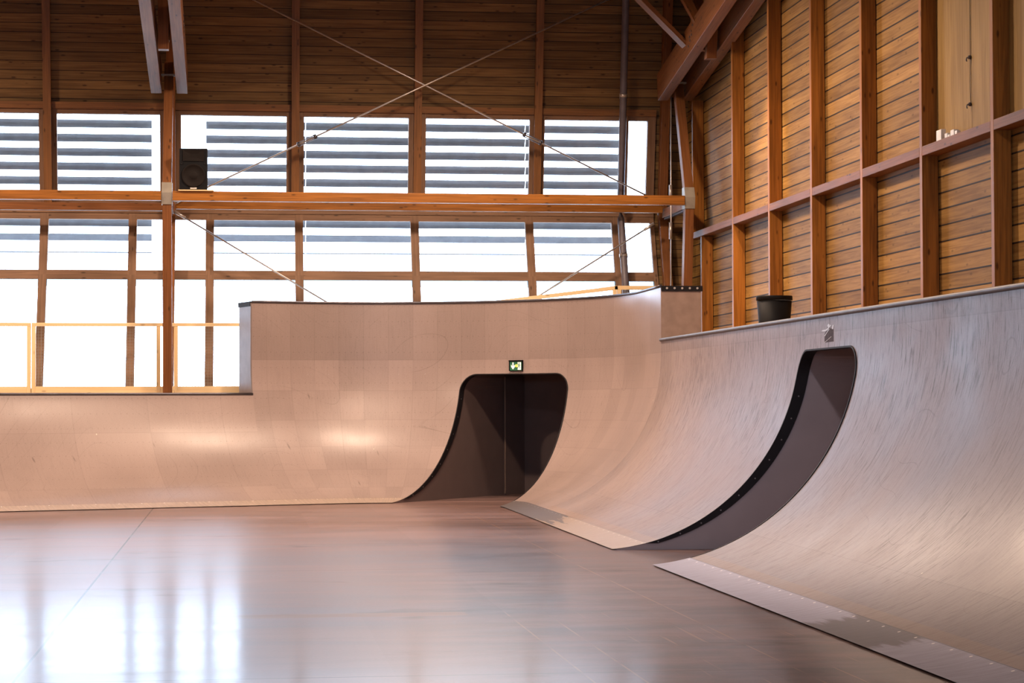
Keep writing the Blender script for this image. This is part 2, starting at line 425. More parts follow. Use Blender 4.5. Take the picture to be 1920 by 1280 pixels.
def skin(u0, u1, s0, s1, hole=None, ns=44, lift=0., ncol=None):
    """riding surface between path positions u0..u1 and arc lengths s0..s1, with an opening hole = (uL(s), uR(s), s_top)"""
    mb = MB()
    def patch(f0, f1, sa, sb, n):
        rows = remap(sa, sb, n); P = []; UV = []; N = []
        base_cols = usamples(f0(sa), f1(sa))
        k = ncol or max(12, len(base_cols))
        for s in rows:
            a, b = f0(s), f1(s); r = []; q = []; m = []
            for u in remap(a, b, k):
                p, nn = surf(u, s, lift); r.append(p); q.append((uvu(u), s)); m.append(nn)
            P.append(r); UV.append(q); N.append(m)
        mb.grid(P, UV, N)
    if not hole: patch(lambda s: u0, lambda s: u1, s0, s1, ns)
    else:
        uL, uR, st, rc = hole
        for lo, hi, n in ((s0, st-rc, 36), (st-rc, st, 14)):
            patch(lambda s: u0, uL, lo, hi, n); patch(uR, lambda s: u1, lo, hi, n)
        patch(lambda s: u0, lambda s: u1, st, s1, 10)
    return mb
TH = math.radians(36); MV = Vector((math.cos(TH), -math.sin(TH), 0)); TV = Vector((math.sin(TH), math.cos(TH), 0))
ML, MR = -18.575, -16.455
def solve_u(s, m):
    d = dz(s)[0]; a, b = U_A, U_C
    for _ in range(50):
        c = (a+b)/2; p, n = base(c)
        if (p+n*d).dot(MV) < m: a = c
        else: b = c
    return (a+b)/2
def inset(s, st, rc):
    t = s-(st-rc); return 0. if t <= 0 else rc-math.sqrt(max(0, rc*rc-t*t))
RC1, ST1 = .30, s_of_z(2.09)
RC2, ST2 = .32, s_of_z(2.17)
YF, YN = 23.47, 21.16
h1 = (lambda s: solve_u(s, ML)+inset(s, ST1, RC1)*RB/4., lambda s: solve_u(s, MR)-inset(s, ST1, RC1)*RB/4., ST1, RC1)
h2 = (lambda s: LA+CY-YF+inset(s, ST2, RC2), lambda s: LA+CY-YN-inset(s, ST2, RC2), ST2, RC2)
def outline(hole, s_start):
    uL, uR, st, rc = hole; L = []
    rows = remap(s_start, st-rc, 40)+[st-rc+rc*math.sin(PI/2*i/14) for i in range(1, 15)]
    L = [(uL(s), s) for s in rows]
    top = [(u, st) for u in remap(uL(st), uR(st), 16)[1:-1]]
    return L, top, [(uR(s), s) for s in rows[::-1]]
def sweep(mb, path, D, depth, thick, front=.012):
    """edge strip along the opening: runs into the opening by depth and stands thick inside it"""
    pts = [surf(u, s)[0] for u, s in path]; n = len(pts); rings = []
    for i, p in enumerate(pts):
        t = (pts[min(i+1, n-1)]-pts[max(i-1, 0)]).normalized(); I = D.cross(t).normalized()
        rings.append(mb.vs([p-D*front, p+D*depth, p+D*depth+I*thick, p-D*front+I*thick]))
    for i in range(n-1):
        for k in range(4):
            m = (k+1) % 4; mb.face((rings[i]+m, rings[i]+k, rings[i+1]+k, rings[i+1]+m))
    mb.face([rings[0]+k for k in range(4)]); mb.face([rings[-1]+k for k in range(4)][::-1])
def rim_tube(u0, u1, s, r, lift=.0):
    mb = MB(); mb.tube([surf(u, s, lift)[0] for u in usamples(u0, u1)], r, 12); return mb
def passage_wall(path, D, far_pt, zt, off):
    """wall lining of a passage: starts at the cut edge of the ramp (path up the edge) and runs back along D"""
    mb = MB(); pts = [Vector((*surf(u, s)[0].xy, 0)) if i == 0 else surf(u, s)[0] for i, (u, s) in enumerate(path)]
    rows = [(p, Vector((far_pt[0], far_pt[1], p.z))) for p in pts]
    last = pts[-1]+D*.06; rows.append((Vector((last.x, last.y, pts[-1].z)), rows[-1][1])); rows.append((Vector((last.x, last.y, zt)), Vector((far_pt[0], far_pt[1], zt))))
    off = Vector(off)
    for o in (Vector((0, 0, 0)), off):
        b = mb.vs([q+o for r in rows for q in r])
        for i in range(len(rows)-1): mb.face((b+2*i, b+2*i+1, b+2*i+3, b+2*i+2))
    return mb

# ---- left low quarter pipe
rt = thing('quarter_pipe', 'low straight quarter pipe on the left, with railing standing on its deck', 'skate ramp', (-4, 33.2, 0))
part(skin(-13, U_A, S0, s_of_z(H_LOW)), 'riding_surface', M['skate_low'], rt)
part(rim_tube(-13, U_A-.0, s_of_z(H_LOW), .021, .0), 'coping', M['darksteel'], rt)
part(skin(-13, U_A, S0-.02, SP, lift=.004, ns=6), 'transition_plate', M['plate_cream'], rt)
mb = MB(); d, z, _, _ = dz(s_of_z(H_LOW))
def at(u, dd, zz): b, n = base(u); return b+n*dd+Vector((0, 0, zz))
pl = at(-13, d+.04, H_LOW-.03); pr = at(U_A, d+.04, H_LOW-.03)
mb.prism([pl, pr, at(U_A, R+.62, H_LOW-.03), (1.6, 38.95, H_LOW-.03), (pl.x, 38.95, H_LOW-.03)], (0, 0, -.05))
part(mb, 'deck', M['deck'], rt)

# ---- tall corner
rt = thing('corner_ramp', 'tall curved corner ramp with a dark passage opening and a lit exit sign above it', 'skate ramp', (2.4, 34.9, 0))
part(skin(U_A, U_C, S0, s_of_z(H_TALL), h1), 'riding_surface', M['skate_corner'], rt)
part(rim_tube(U_A, U_C, s_of_z(H_TALL), .021), 'coping', M['darksteel'], rt)
uL0, uR0 = h1[0](S0), h1[1](S0)
mb = skin(U_A, uL0, S0-.02, SP, lift=.004, ns=6)
# plate follows the slanted cut
def plate_cut(u0, u1):
    mb = MB(); P = []; UV = []; N = []
    for s in remap(S0-.02, SP, 6):
        a = u0(s); b = u1(s); r = []; q = []; m = []
        for u in remap(a, b, 24):
            p, nn = surf(u, s, .004); r.append(p); q.append((uvu(u), s)); m.append(nn)
        P.append(r); UV.append(q); N.append(m)
    mb.grid(P, UV, N); return mb
part(plate_cut(lambda s: U_A, h1[0]), 'transition_plate', M['plate_cream'], rt)
part(plate_cut(h1[1], lambda s: U_C), 'transition_plate', M['plate_far'], rt, 'foot plate worn grey right of the opening')
L, T, Rr = outline(h1, SP-.05)
mb = MB(); sweep(mb, L+T+Rr, TV, .13, .016)
tr = part(mb, 'opening_trim', M['trim'], rt, 'black edging strip around the opening')
for k in range(3, 41, 5):
    mb = MB(); p = surf(*L[k])[0]+TV*.06; mb.tube([p+MV*.012, p+MV*.02], .009, 8); part(mb, 'screw', M['screw_dull'], tr)
LEN1 = 4.43
P0 = Vector((2.43, 34.92, 0)); farL = P0+TV*LEN1; farR = farL+MV*(MR-ML)
Ls, _, Rs = outline(h1, S0)
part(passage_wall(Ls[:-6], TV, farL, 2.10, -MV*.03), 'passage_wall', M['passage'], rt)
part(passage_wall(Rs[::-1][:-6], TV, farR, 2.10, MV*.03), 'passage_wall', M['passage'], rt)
mb = MB(); q = [farL-MV*.03, farR+MV*.03]
mb.prism([q[0], q[1], q[1]+Vector((0, 0, 2.2)), q[0]+Vector((0, 0, 2.2))], TV*.04)
part(mb, 'passage_end_wall', M['passage'], rt)
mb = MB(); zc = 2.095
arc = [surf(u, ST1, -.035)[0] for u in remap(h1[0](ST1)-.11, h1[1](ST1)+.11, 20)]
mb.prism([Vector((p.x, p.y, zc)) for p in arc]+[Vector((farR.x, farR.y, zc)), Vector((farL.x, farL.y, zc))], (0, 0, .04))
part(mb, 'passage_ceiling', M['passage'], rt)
# plain door leaf standing against the left passage wall, with its frame bead
dp = P0+TV*3.72
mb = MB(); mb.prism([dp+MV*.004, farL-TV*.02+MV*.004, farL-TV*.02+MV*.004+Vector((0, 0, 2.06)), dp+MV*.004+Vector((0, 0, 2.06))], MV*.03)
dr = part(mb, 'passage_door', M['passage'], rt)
mb = MB(); mb.box(-.012, .012, -.012, .012, .02, 2.05, 'z'); mb.v = [v+dp+MV*.04-TV*.03 for v in mb.v]
part(mb, 'door_edge', M['edge'], dr)
# top, back and both ends of the tall block
TD = .60
mb = MB(); us = usamples(U_A, U_C)
P = [[at(u, R+.005, H_TALL-.01) for u in us], [at(u, R+TD, H_TALL-.01) for u in us]]
UV = [[(uvu(u), 0) for u in us], [(uvu(u), .6) for u in us]]
mb.grid(P, UV, smooth=False)
P2 = [[at(u, R+TD, H_TALL-.01) for u in us], [at(u, R+TD, 2.25) for u in us]]
mb.grid(P2, [[(uvu(u), 0) for u in us], [(uvu(u), 1.6) for u in us]], smooth=False)
part(mb, 'top_and_back_panel', M['deck'], rt)
def endpanel(u, sgn, z0, mat, lab, dmin):
    b, n = base(u); tdir = Vector((n.y, -n.x, 0))*sgn
    q = [b+n*(R+.004), b+n*(R+TD)]
    m = MB(); zs = ([z0+(R-z0)*k/8 for k in range(9)] if z0 < R else [z0])+[H_TALL-.02]
    for z1, z2 in zip(zs[:-1], zs[1:]):
        f1, f2 = [b+n*(dz(s_of_z(zz))[0]+.002)+Vector((0, 0, zz)) for zz in (z1, z2)]
        k1, k2 = [q[1]+Vector((0, 0, zz)) for zz in (z1, z2)]
        f1, f2, k1, k2 = [p-tdir*.012 for p in (f1, f2, k1, k2)]; w_ = tdir*.03
        m.hexa([f1, f1+w_, f2+w_, f2, k1, k1+w_, k2+w_, k2], (0, z1))
    e = part(m, 'end_panel', mat, rt, lab)
    m = MB(); h = .075
    m.prism([q[0]+Vector((0, 0, H_TALL-h)), q[1]+n*.02+Vector((0, 0, H_TALL-h)), q[1]+n*.02+Vector((0, 0, H_TALL+.005)), q[0]+Vector((0, 0, H_TALL+.005))], tdir*.03)
    st = part(m, 'edge_strip', M['trim'], e)
    return q, tdir, e
q, td, e = endpanel(U_C, 1, 2.52, M['end_panel'], 'tan end panel under a black bolted strip', 0)
for k in range(5):
    mb = MB(); p = q[0].lerp(q[1], .14+.19*k)+Vector((0, 0, H_TALL-.03)); mb.tube([p+td*.02, p+td*.042], .016, 10); part(mb, 'bolt', M['screw'], e)
endpanel(U_A, -1, 1.74, M['side_grey'], 'grey end panel facing the railing', 0)

# ---- right quarter pipe
rt = thing('quarter_pipe', 'long right-hand quarter pipe with a passage opening and heavily scuffed face', 'skate ramp', (4.1, 22, 0))
U_E = LA+CY+4
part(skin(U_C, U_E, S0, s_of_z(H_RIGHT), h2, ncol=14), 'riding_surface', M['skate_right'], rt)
part(rim_tube(U_C, U_E, s_of_z(H_RIGHT), .025, .002), 'coping', M['steel'], rt, 'bare steel coping pipe')
part(skin(U_C, h2[0](S0), S0-.02, SP, lift=.004, ns=6), 'transition_plate', M['plate_far'], rt, 'foot plate with a grey worn end')
part(skin(h2[1](S0), U_E, S0-.02, SP, lift=.004, ns=6), 'transition_plate', M['plate_near'], rt, 'bare metal foot plate with a dark patch')
L, T, Rr = outline(h2, SP-.0)
mb = MB(); sweep(mb, L+T+Rr, Vector((1, 0, 0)), .12, .018)
tr = part(mb, 'opening_trim', M['trim'], rt, 'black edging strip around the opening')
for k in range(1, 41, 4):
    mb = MB(); p = surf(*L[k])[0]+Vector((.06, -.014, 0)); mb.tube([p, p-Vector((0, .008, 0))], .009, 8); part(mb, 'screw', M['screw_dull'], tr)
Ls, _, Rs = outline(h2, S0)
part(passage_wall(Ls[:-6], Vector((1, 0, 0)), (8.30, YF), 2.19, (0, .03, 0)), 'passage_wall', M['passage_right'], rt)
part(passage_wall(Rs[::-1][:-6], Vector((1, 0, 0)), (8.30, YN), 2.19, (0, -.03, 0)), 'passage_wall', M['passage_right'], rt)
mb = MB(); mb.box(8.28, 8.31, YN, YF, 0, 2.2, 'y'); part(mb, 'passage_end_wall', M['passage_right'], rt)
mb = MB(); mb.box(X0+R+.01, 8.3, YN-.03, YF+.03, 2.185, 2.22, 'y'); part(mb, 'passage_ceiling', M['passage_right'], rt)
mb = MB(); zd = H_RIGHT-.025
mb.prism([(X0+R+.04, -4, zd), (8.34, -4, zd), (8.34, 38.8, zd), (2.4, 38.8, zd)]+
         [at(u, R+TD+.01, zd) for u in usamples(.3, U_C)]+[(X0+R+.04, 31.43, zd)], (0, 0, -.05))
part(mb, 'deck', M['deck'], rt)

# ------------------------------------------------------------------ hall shell
def hull(z):
    if z <= 1.75: return 39.15
    if z <= 5.15: return 39.15+(40.40-39.15)*(z-1.75)/3.4
    return 40.40-.175*(z-5.15)
def slab(mb, x0, x1, z0, z1, f, b, axis='x'):
    """a piece lying in the bent end wall; f, b = offsets of its front and back from the wall line"""
    y = lambda z, o: hull(z)+o
    if axis == 'x':
        mb.hexa([(x0, y(z0, f), z0), (x0, y(z1, f), z1), (x0, y(z1, b), z1), (x0, y(z0, b), z0),
                 (x1, y(z0, f), z0), (x1, y(z1, f), z1), (x1, y(z1, b), z1), (x1, y(z0, b), z0)])
    else:
        mb.hexa([(x0, y(z0, f), z0), (x0, y(z0, b), z0), (x1, y(z0, b), z0), (x1, y(z0, f), z0),
                 (x0, y(z1, f), z1), (x0, y(z1, b), z1), (x1, y(z1, b), z1), (x1, y(z1, f), z1)])
XL, XR, YB, ZT = -14., 8.36, -5., 11.4
mb = MB(); mb.box(XL-.2, XR+.2, YB-.2, 39.4, -.12, 0, 'y'); struct(mb, 'floor', M['floor'], 'brown film-faced plywood floor, scratched and glossy')
def sheet(mb, p, uv):
    b = mb.vs(p); mb.face(range(b, b+len(p)), uv)
mb = MB()   # boarding above the windows, and the plain skirt below them
def bslab(x0, x1, z0, z1):
    p = [(x0, hull(z0), z0), (x1, hull(z0), z0), (x1, hull(z1), z1), (x0, hull(z1), z1)]
    sheet(mb, p, [(q[0], q[2]-6.95) for q in p]); p2 = [(a, b+.12, c) for a, b, c in p][::-1]; sheet(mb, p2, [(q[0], q[2]) for q in p2])
bslab(XL, XR, 6.98, ZT); bslab(XL, XR, -.05, 1.80); [bslab(a, b, c, d) for a, b in ((XL, -5.64), (7.75, XR)) for c, d in ((1.80, 5.15), (5.15, 6.98))]
struct(mb, 'wall_back', M['boards_back'])
mb = MB(); p = [(XR, YB, 0), (XR, 40.8, 0), (XR, 40.8, ZT), (XR, YB, ZT)]
sheet(mb, p, [(q[1], q[2]) for q in p]); p2 = [(XR+.15, b, c) for a, b, c in p][::-1]; sheet(mb, p2, [(q[1], q[2]) for q in p2])
struct(mb, 'wall_right', M['boards_right'], 'right wall of honey-brown horizontal boards')
mb = MB(); p = [(XL, YB, 0), (XL, 40.8, 0), (XL, 40.8, ZT), (XL, YB, ZT)][::-1]
sheet(mb, p, [(q[1], q[2]) for q in p]); struct(mb, 'wall_left', M['boards_plain'])
mb = MB()   # the hall's other end, behind the camera, with its own band of windows
FW = (-13., 7.6, 3.2, 4.6)
for x0, x1, z0, z1 in ((XL, XR, 0, FW[2]), (XL, XR, FW[3], ZT), (XL, FW[0], FW[2], FW[3]), (FW[1], XR, FW[2], FW[3])):
    p = [(x0, YB, z0), (x1, YB, z0), (x1, YB, z1), (x0, YB, z1)][::-1]; sheet(mb, p, [(q[0], q[2]) for q in p])
struct(mb, 'wall_front', M['boards_plain'])
mb = MB(); p = [(XL, YB, ZT), (XR, YB, ZT), (XR, 40.8, ZT), (XL, 40.8, ZT)]
sheet(mb, p, [(q[1], q[0]) for q in p]); struct(mb, 'ceiling', M['boards_plain'])

# windows: each a timber frame round one pane
wn = 0
def window(x0, x1, z0, z1, fl, fr, fb, ft, band=0):
    global wn; wn += 1
    w = thing('window_%d' % wn, None, None, ((x0+x1)/2, hull(z0), z0), kind='structure')
    m = MB(); f, b = -.05, .07
    slab(m, x0, x0+fl, z0, z1, f, b, 'z'); slab(m, x1-fr, x1, z0, z1, f, b, 'z')
    slab(m, x0+fl, x1-fr, z0, z0+fb, f, b); slab(m, x0+fl, x1-fr, z1-ft, z1, f, b)
    part(m, 'frame', M['mullion'], w)
    m = MB(); slab(m, x0+fl-.01, x1-fr+.01, z0+fb-.01, z1-ft+.01, .02, .028); part(m, 'pane', M['glass'], w)
    if band:
        m = MB(); slab(m, x0+fl-.008, x1-fr+.008, z1-ft-band, z1-ft+.008, .032, .036); part(m, 'tinted_band', M['band'], w, 'pale blue band along the top of the pane')
UP = [(-5.64, -3.40, .16, .16), (-3.40, -1.21, .16, .19), (-1.21, 1.05, .19, .16), (1.05, 3.29, .16, .16), (3.29, 5.52, .16, .14), (5.52, 7.19, .14, .05), (7.19, 7.75, .05, .15)]
for x0, x1, a, b in UP: window(x0, x1, 5.22, 6.98, a, b, .12, .13)
LO = [-5.64, -3.47, -1.89, -.50, 1.12, 3.25, 5.39, 7.02, 7.75]
for i in range(len(LO)-1):
    window(LO[i], LO[i+1], 3.93, 5.14, .075, .075, .085, .18)
for i in range(len(LO)-1):
    window(LO[i], LO[i+1], 1.78, 3.93, .075, .075, .1, .085, .125)
mb = MB(); slab(mb, -5.64, 7.75, 6.93, 7.05, -.09, -.052); o = struct(mb, 'trim_1', M['batten'], 'reddish rail above the upper windows')
mb = MB(); slab(mb, -5.64, 7.75, 5.08, 5.24, -.07, -.052); o = struct(mb, 'trim_2', M['mullion'])

for i in range(4):
    wn += 1; a = FW[0]+(FW[1]-FW[0])*i/4; b = FW[0]+(FW[1]-FW[0])*(i+1)/4
    w = thing('window_%d' % wn, None, None, ((a+b)/2, YB, FW[2]), kind='structure')
    m = MB(); m.box(a, a+.12, YB-.1, YB+.05, FW[2], FW[3], 'z'); m.box(b-.12, b, YB-.1, YB+.05, FW[2], FW[3], 'z')
    for z in (FW[2], FW[3]-.12): m.box(a+.12, b-.12, YB-.1, YB+.05, z, z+.12, 'x')
    part(m, 'frame', M['mullion'], w)
    m = MB(); m.box(a+.11, b-.11, YB-.04, YB-.032, FW[2]+.11, FW[3]-.11, 'x'); part(m, 'pane', M['glass'], w)

# battens on the boarding above and between the upper windows
for x, lab in ((-3.40, 'timber batten on the end wall, left of the left-hand column'), (1.05, 'timber batten on the end wall, first right of the black loudspeaker'),
               (3.29, 'timber batten on the end wall, behind the crossing of the brace rods'), (5.52, 'timber batten on the end wall, next left of the grey drain pipe')):
    mb = MB()
    for z0, z1 in ((5.24, ZT-.02),): slab(mb, x-.07, x+.07, z0, z1, -.19, -.091, 'z')
    tag(mb.build('wall_batten', M['batten'], None, (x, hull(5.24), 5.24)), lab, 'batten', 'battens on the end wall')

# louvres outside, one screen per bay and row
def louvre(label, spans, zs):
    m = MB()
    for z, h in zs:
        for x0, x1 in spans:
            m.beam((x0, 41.1, z), (x1, 41.1, z), .02, h, (0, -.6, .8))
    tag(m.build('louvre_screen', M['louvre'], None, (spans[0][0], 41.1, zs[-1][0])), label, 'louvre', 'louvre screens outside the end wall windows')
zu = [(6.80-.2655*k, .16) for k in range(6)]
zl = [(4.965, .16), (4.69, .14), (4.41, .018)]
BAY1 = [(-5.6, -1.58)]; BAY2 = [(-.58, 1.262), (1.274, 5.42), (5.432, 7.25)]
louvre('grey slatted louvre outside the upper windows left of the left-hand timber column', BAY1, zu)
louvre('grey slatted louvre outside the upper windows between the two timber columns', BAY2, zu)
louvre('grey slatted louvre outside the lower windows left of the left-hand timber column', BAY1, zl)
louvre('grey slatted louvre outside the lower windows between the two timber columns', BAY2, zl)

# ------------------------------------------------------------------ timber frames
def front_y(z): return 38.1+(37.62-38.1)*(z-1.75)/3.45 if z < 5.2 else 37.62+(38.45-37.62)*(z-5.2)/1.9
def rear_y(z): return hull(z)-.33
def yz_prism(mb, x0, x1, yz):
    """outline in the y-z plane given thickness along x; uv runs along the piece"""
    (ya, za), (yb, zb) = yz[0], yz[1]
    n = len(yz)
    if n == 4:
        mb.hexa([(x0, *yz[0]), (x1, *yz[0]), (x1, *yz[3]), (x0, *yz[3]), (x0, *yz[1]), (x1, *yz[1]), (x1, *yz[2]), (x0, *yz[2])])
    else: mb.prism([(x0, a, b) for a, b in yz], (x1-x0, 0, 0))
def chord_z(y): return 7.07+(38.9-y)*.146
def frame(label, xc, zfoot, brace):
    f = thing('timber_frame', label, 'roof truss', (xc, front_y(zfoot), zfoot), 'timber frames along the end wall')
    w = .155
    def post(name, yf, z0, z1, dpt, sgn, lab=None, mat='frame'):
        m = MB(); a, b = yf(z0), yf(z1)
        yz_prism(m, xc-w/2, xc+w/2, [(a, z0), (b, z1), (b+dpt, z1), (a+dpt, z0)]); return part(m, name, M[mat], f, lab, .006)
    post('lower_post', front_y, zfoot, 5.2, .20, 1); post('upper_post', front_y, 5.2, 7.6, .20, 1)
    post('rear_lower_post', rear_y, zfoot, 5.15, .20, 1); post('rear_upper_post', rear_y, 5.15, 10.9, .20, 1)
    m = MB(); yz_prism(m, xc-w/2-.012, xc+w/2+.012, [(front_y(5.0)-.012, 5.0), (front_y(5.2)-.012, 5.2), (37.88, 5.2), (37.88, 5.0)])
    yz_prism(m, xc-w/2-.012, xc+w/2+.012, [(front_y(5.2)-.012, 5.2), (front_y(5.38)-.012, 5.38), (37.88, 5.38), (37.88, 5.2)])
    part(m, 'knee_plate', M['galv'], f, 'pale metal plate at the bend of the column')
    m = MB(); m.beam((xc, 37.85, 5.10), (xc, 39.85, 5.10), .12, .16); part(m, 'tie', M['frame'], f, None, .005)
    m = MB(); m.beam((xc, 37.85, 5.0), (xc, 39.85, 5.0), .06, .03); part(m, 'tie_plate', M['darksteel'], f)
    for s in (-1, 1):
        m = MB(); x0 = xc+s*.225; y0, y1 = 38.9, 24.
        yz_prism(m, x0-.095, x0+.095, [(y0, chord_z(y0)), (y1, chord_z(y1)), (y1, chord_z(y1)+.49), (y0+.08, chord_z(y0)+.49)])
        c = part(m, 'chord', M['frame'], f, None, .008)
        for i in range(6):
            m = MB()
            yy = 36.15-.13*(i % 3)-.1*(i//3); zz = chord_z(yy)+.14+.13*(i//3)+.06*(i % 3)
            m.tube([(x0+s*.094 if s > 0 else x0-.094, yy, zz), (x0+s*.106, yy, zz)], .02, 8)
            part(m, 'bolt', M['darksteel'], c)
    def web(y0, y1, z0, z1):
        m = MB(); yz_prism(m, xc-.085, xc+.085, [(y0, z0), (y1, z1), (y1-.2, z1), (y0-.2, z0)]); part(m, 'web_post', M['frame'], f, None, .006)
    web(36.0, 35.2, 7.36, 10.6); web(36.3, 38.6, 7.55, 10.6)
    m = MB(); m.box(xc-.13, xc+.13, 38.5, 38.62, 7.33, 7.36); part(m, 'steel_bracket', M['galv'], f)
    if brace:
        for q, (x1, z1, yy) in enumerate(((6.1, 9.15, 36.6), (6.1, 9.15, 36.45))):
            m = MB(); m.beam((7.62, yy, 7.66), (x1, yy, z1), .07, .17, (0, 1, 0)); part(m, 'knee_brace', M['frame'], f, None, .004)
        m = MB(); m.beam((7.66, 35.6, 7.85), (7.2, 36.9, 9.4), .14, .12, (0, 1, 0)); part(m, 'knee_brace', M['frame'], f, None, .004)
    return f
frame('left timber column and twin roof chords, standing by the pale railing', -1.195, 1.74, False)
frame('right timber column and twin roof chords, in the corner by the boarded side wall', 7.885, 2.50, True)

def beam(label, x0, x1, y, z0, z1, dpt, mat='post'):
    m = MB(); m.box(x0, x1, y, y+dpt, z0, z1, 'x')
    tag(m.build('tie_beam', M[mat], None, (x0, y, z0), .006), label, 'beam', 'horizontal beams along the end wall')
beam('orange front beam running left from the left-hand column', -9., -1.29, 37.60, 5.065, 5.225, .14)
beam('orange front beam between the two columns, under the black loudspeaker', -1.10, 7.79, 37.60, 5.06, 5.225, .14)
beam('rear beam running left from the left-hand column, behind the front beam', -9., -1.29, 39.62, 5.065, 5.20, .14, 'frame')
beam('rear beam between the two columns, below and behind the front beam', -1.10, 7.79, 39.62, 5.10, 5.24, .14)

# ------------------------------------------------------------------ steel rods and pipe
def rod(name, label, a, b, tb, r=.016, grp='brace rods on the end wall', ends=(False, True)):
    a = Vector(a); b = Vector(b); t = thing(name, label, 'rod', a, grp); d = (b-a).normalized()
    m = MB(); m.tube([a, b], r, 10); part(m, 'bar', M['rod'], t)
    if tb is not None:
        c = a.lerp(b, tb); m = MB(); x = d.cross(Vector((0, 1, 0))).normalized()
        for s in (-1, 1): m.beam(c-d*.17+x*s*.032, c+d*.17+x*s*.032, .018, .018, (0, 1, 0))
        for s in (-1, 1): m.tube([c+d*.19*s, c+d*.14*s], .045, 12)
        part(m, 'turnbuckle', M['darksteel'], t, 'dark open turnbuckle')
    m = MB()
    for e, p, s in ((ends[0], a, 1), (ends[1], b, -1)):
        if e: m.tube([p, p+d*s*.22], [.034, .026], 10)
    if m.v: part(m, 'end_fork', M['rod'], t)
    return t
rod('brace_rod', 'pale steel rod over the boarding, falling from upper left to the right column', (-1.12, 39.50, 9.55), (7.80, 39.56, 5.25), .726)
rod('brace_rod', 'pale steel rod rising from behind the loudspeaker to the upper right', (7.80, 39.44, 9.50), (-1.12, 39.52, 5.20), .735)
rod('brace_rod', 'pale steel rod falling from the left column to the tall corner rim', (-1.12, 39.5, 5.04), (2.6, 39.1, 2.80), None, ends=(True, False))
rod('brace_rod', 'pale steel rod falling from the right column to the tall corner rim', (7.60, 39.5, 4.88), (4.1, 39.1, 2.72), None, ends=(True, False))
t = rod('tension_rod', 'thin upright steel rod between the posts of the right column', (7.77, 38.8, 2.5), (7.79, 38.8, 7.2), None, .014, None, (False, False))
m = MB(); m.tube([(7.775, 38.8, 5.24), (7.775, 38.8, 5.53)], .03, 10); part(m, 'sleeve', M['rod'], t)
m = MB(); m.tube([(7.772, 38.8, 4.55), (7.772, 38.8, 4.85)], .03, 10); part(m, 'sleeve', M['rod'], t)
t = thing('drain_pipe', 'grey drain pipe running down the end wall beside the last window', 'pipe', (7.06, 39.0, 2.5))
def py(z): return hull(z)-.42
m = MB(); m.tube([(7.06, py(z), z) for z in (2.5, 3.5, 4.6, 5.0, 5.3, 6.5, 9.0, 11.2)], .068, 16); part(m, 'tube', M['pipe'], t)
for z in (7.26, 4.3):
    m = MB(); m.tube([(7.06, py(z-.03), z-.03), (7.06, py(z+.03), z+.03)], .08, 16); m.box(7.04, 7.08, py(z)+.06, hull(z)-.1, z-.02, z+.02, 'y')
    part(m, 'clamp', M['rod'], t, 'pale pipe clamp')

# ------------------------------------------------------------------ loudspeaker on the beam
m = MB(); m.box(-1.0, -.40, 37.56, 38.05, 5.226, 5.246, 'x')
tag(m.build('shelf_board', M['pine'], None, (-.7, 37.8, 5.226)), 'small pale board lying on the orange beam under the loudspeaker', 'board')
sx0, sx1, sy0, sy1, sz0, sz1 = -.985, -.505, 37.59, 38.0, 5.248, 5.955
t = thing('loudspeaker', 'black two-way loudspeaker standing on the orange beam right of the left column', 'speaker', (-.745, 37.8, 5.248))
m = MB(); m.hexa([(sx0, sy0, sz0), (sx1, sy0, sz0), (sx1-.05, sy1, sz0), (sx0+.05, sy1, sz0), (sx0, sy0, sz1), (sx1, sy0, sz1), (sx1-.05, sy1, sz1), (sx0+.05, sy1, sz1)])
part(m, 'cabinet', M['black'], t, None, .012)
FR = (Vector((1, 0, 0)), Vector((0, 0, 1)), Vector((0, -1, 0)))
m = MB(); m.lathe([(.20, 0), (.20, .02), (.19, .025), (.176, .022), (.168, .014), (.07, .003), (.066, .006), (.04, .014), (.0, .017)], (-.745, sy0-.001, 5.49), 40, FR)
part(m, 'woofer', M['cone'], t)
hx0, hx1, hz0, hz1 = -.925, -.565, 5.735, 5.925
m = MB(); ins = [(-.80, 5.80), (-.69, 5.80), (-.69, 5.86), (-.80, 5.86)]; out = [(hx0, hz0), (hx1, hz0), (hx1, hz1), (hx0, hz1)]
b = m.vs([(x, sy0-.014, z) for x, z in out]+[(x, sy0-.002, z) for x, z in ins])
for i in range(4): j = (i+1) % 4; m.face((b+i, b+j, b+4+j, b+4+i))
m.face((b+4, b+5, b+6, b+7))
b2 = m.vs([(x, sy0+.001, z) for x, z in out])
for i in range(4): j = (i+1) % 4; m.face((b+j, b+i, b2+i, b2+j))
part(m, 'horn', M['cone'], t)
for x in (-.945, -.545):
    m = MB(); m.lathe([(.028, 0), (.028, .006), (.02, .004), (.0, .001)], (x, sy0-.002, 5.70), 20, FR); part(m, 'port', M['black'], t)
m = MB(); m.box(-.80, -.69, sy0-.006, sy0, 5.262, 5.286); part(m, 'badge', M['white'], t, 'small pale badge')

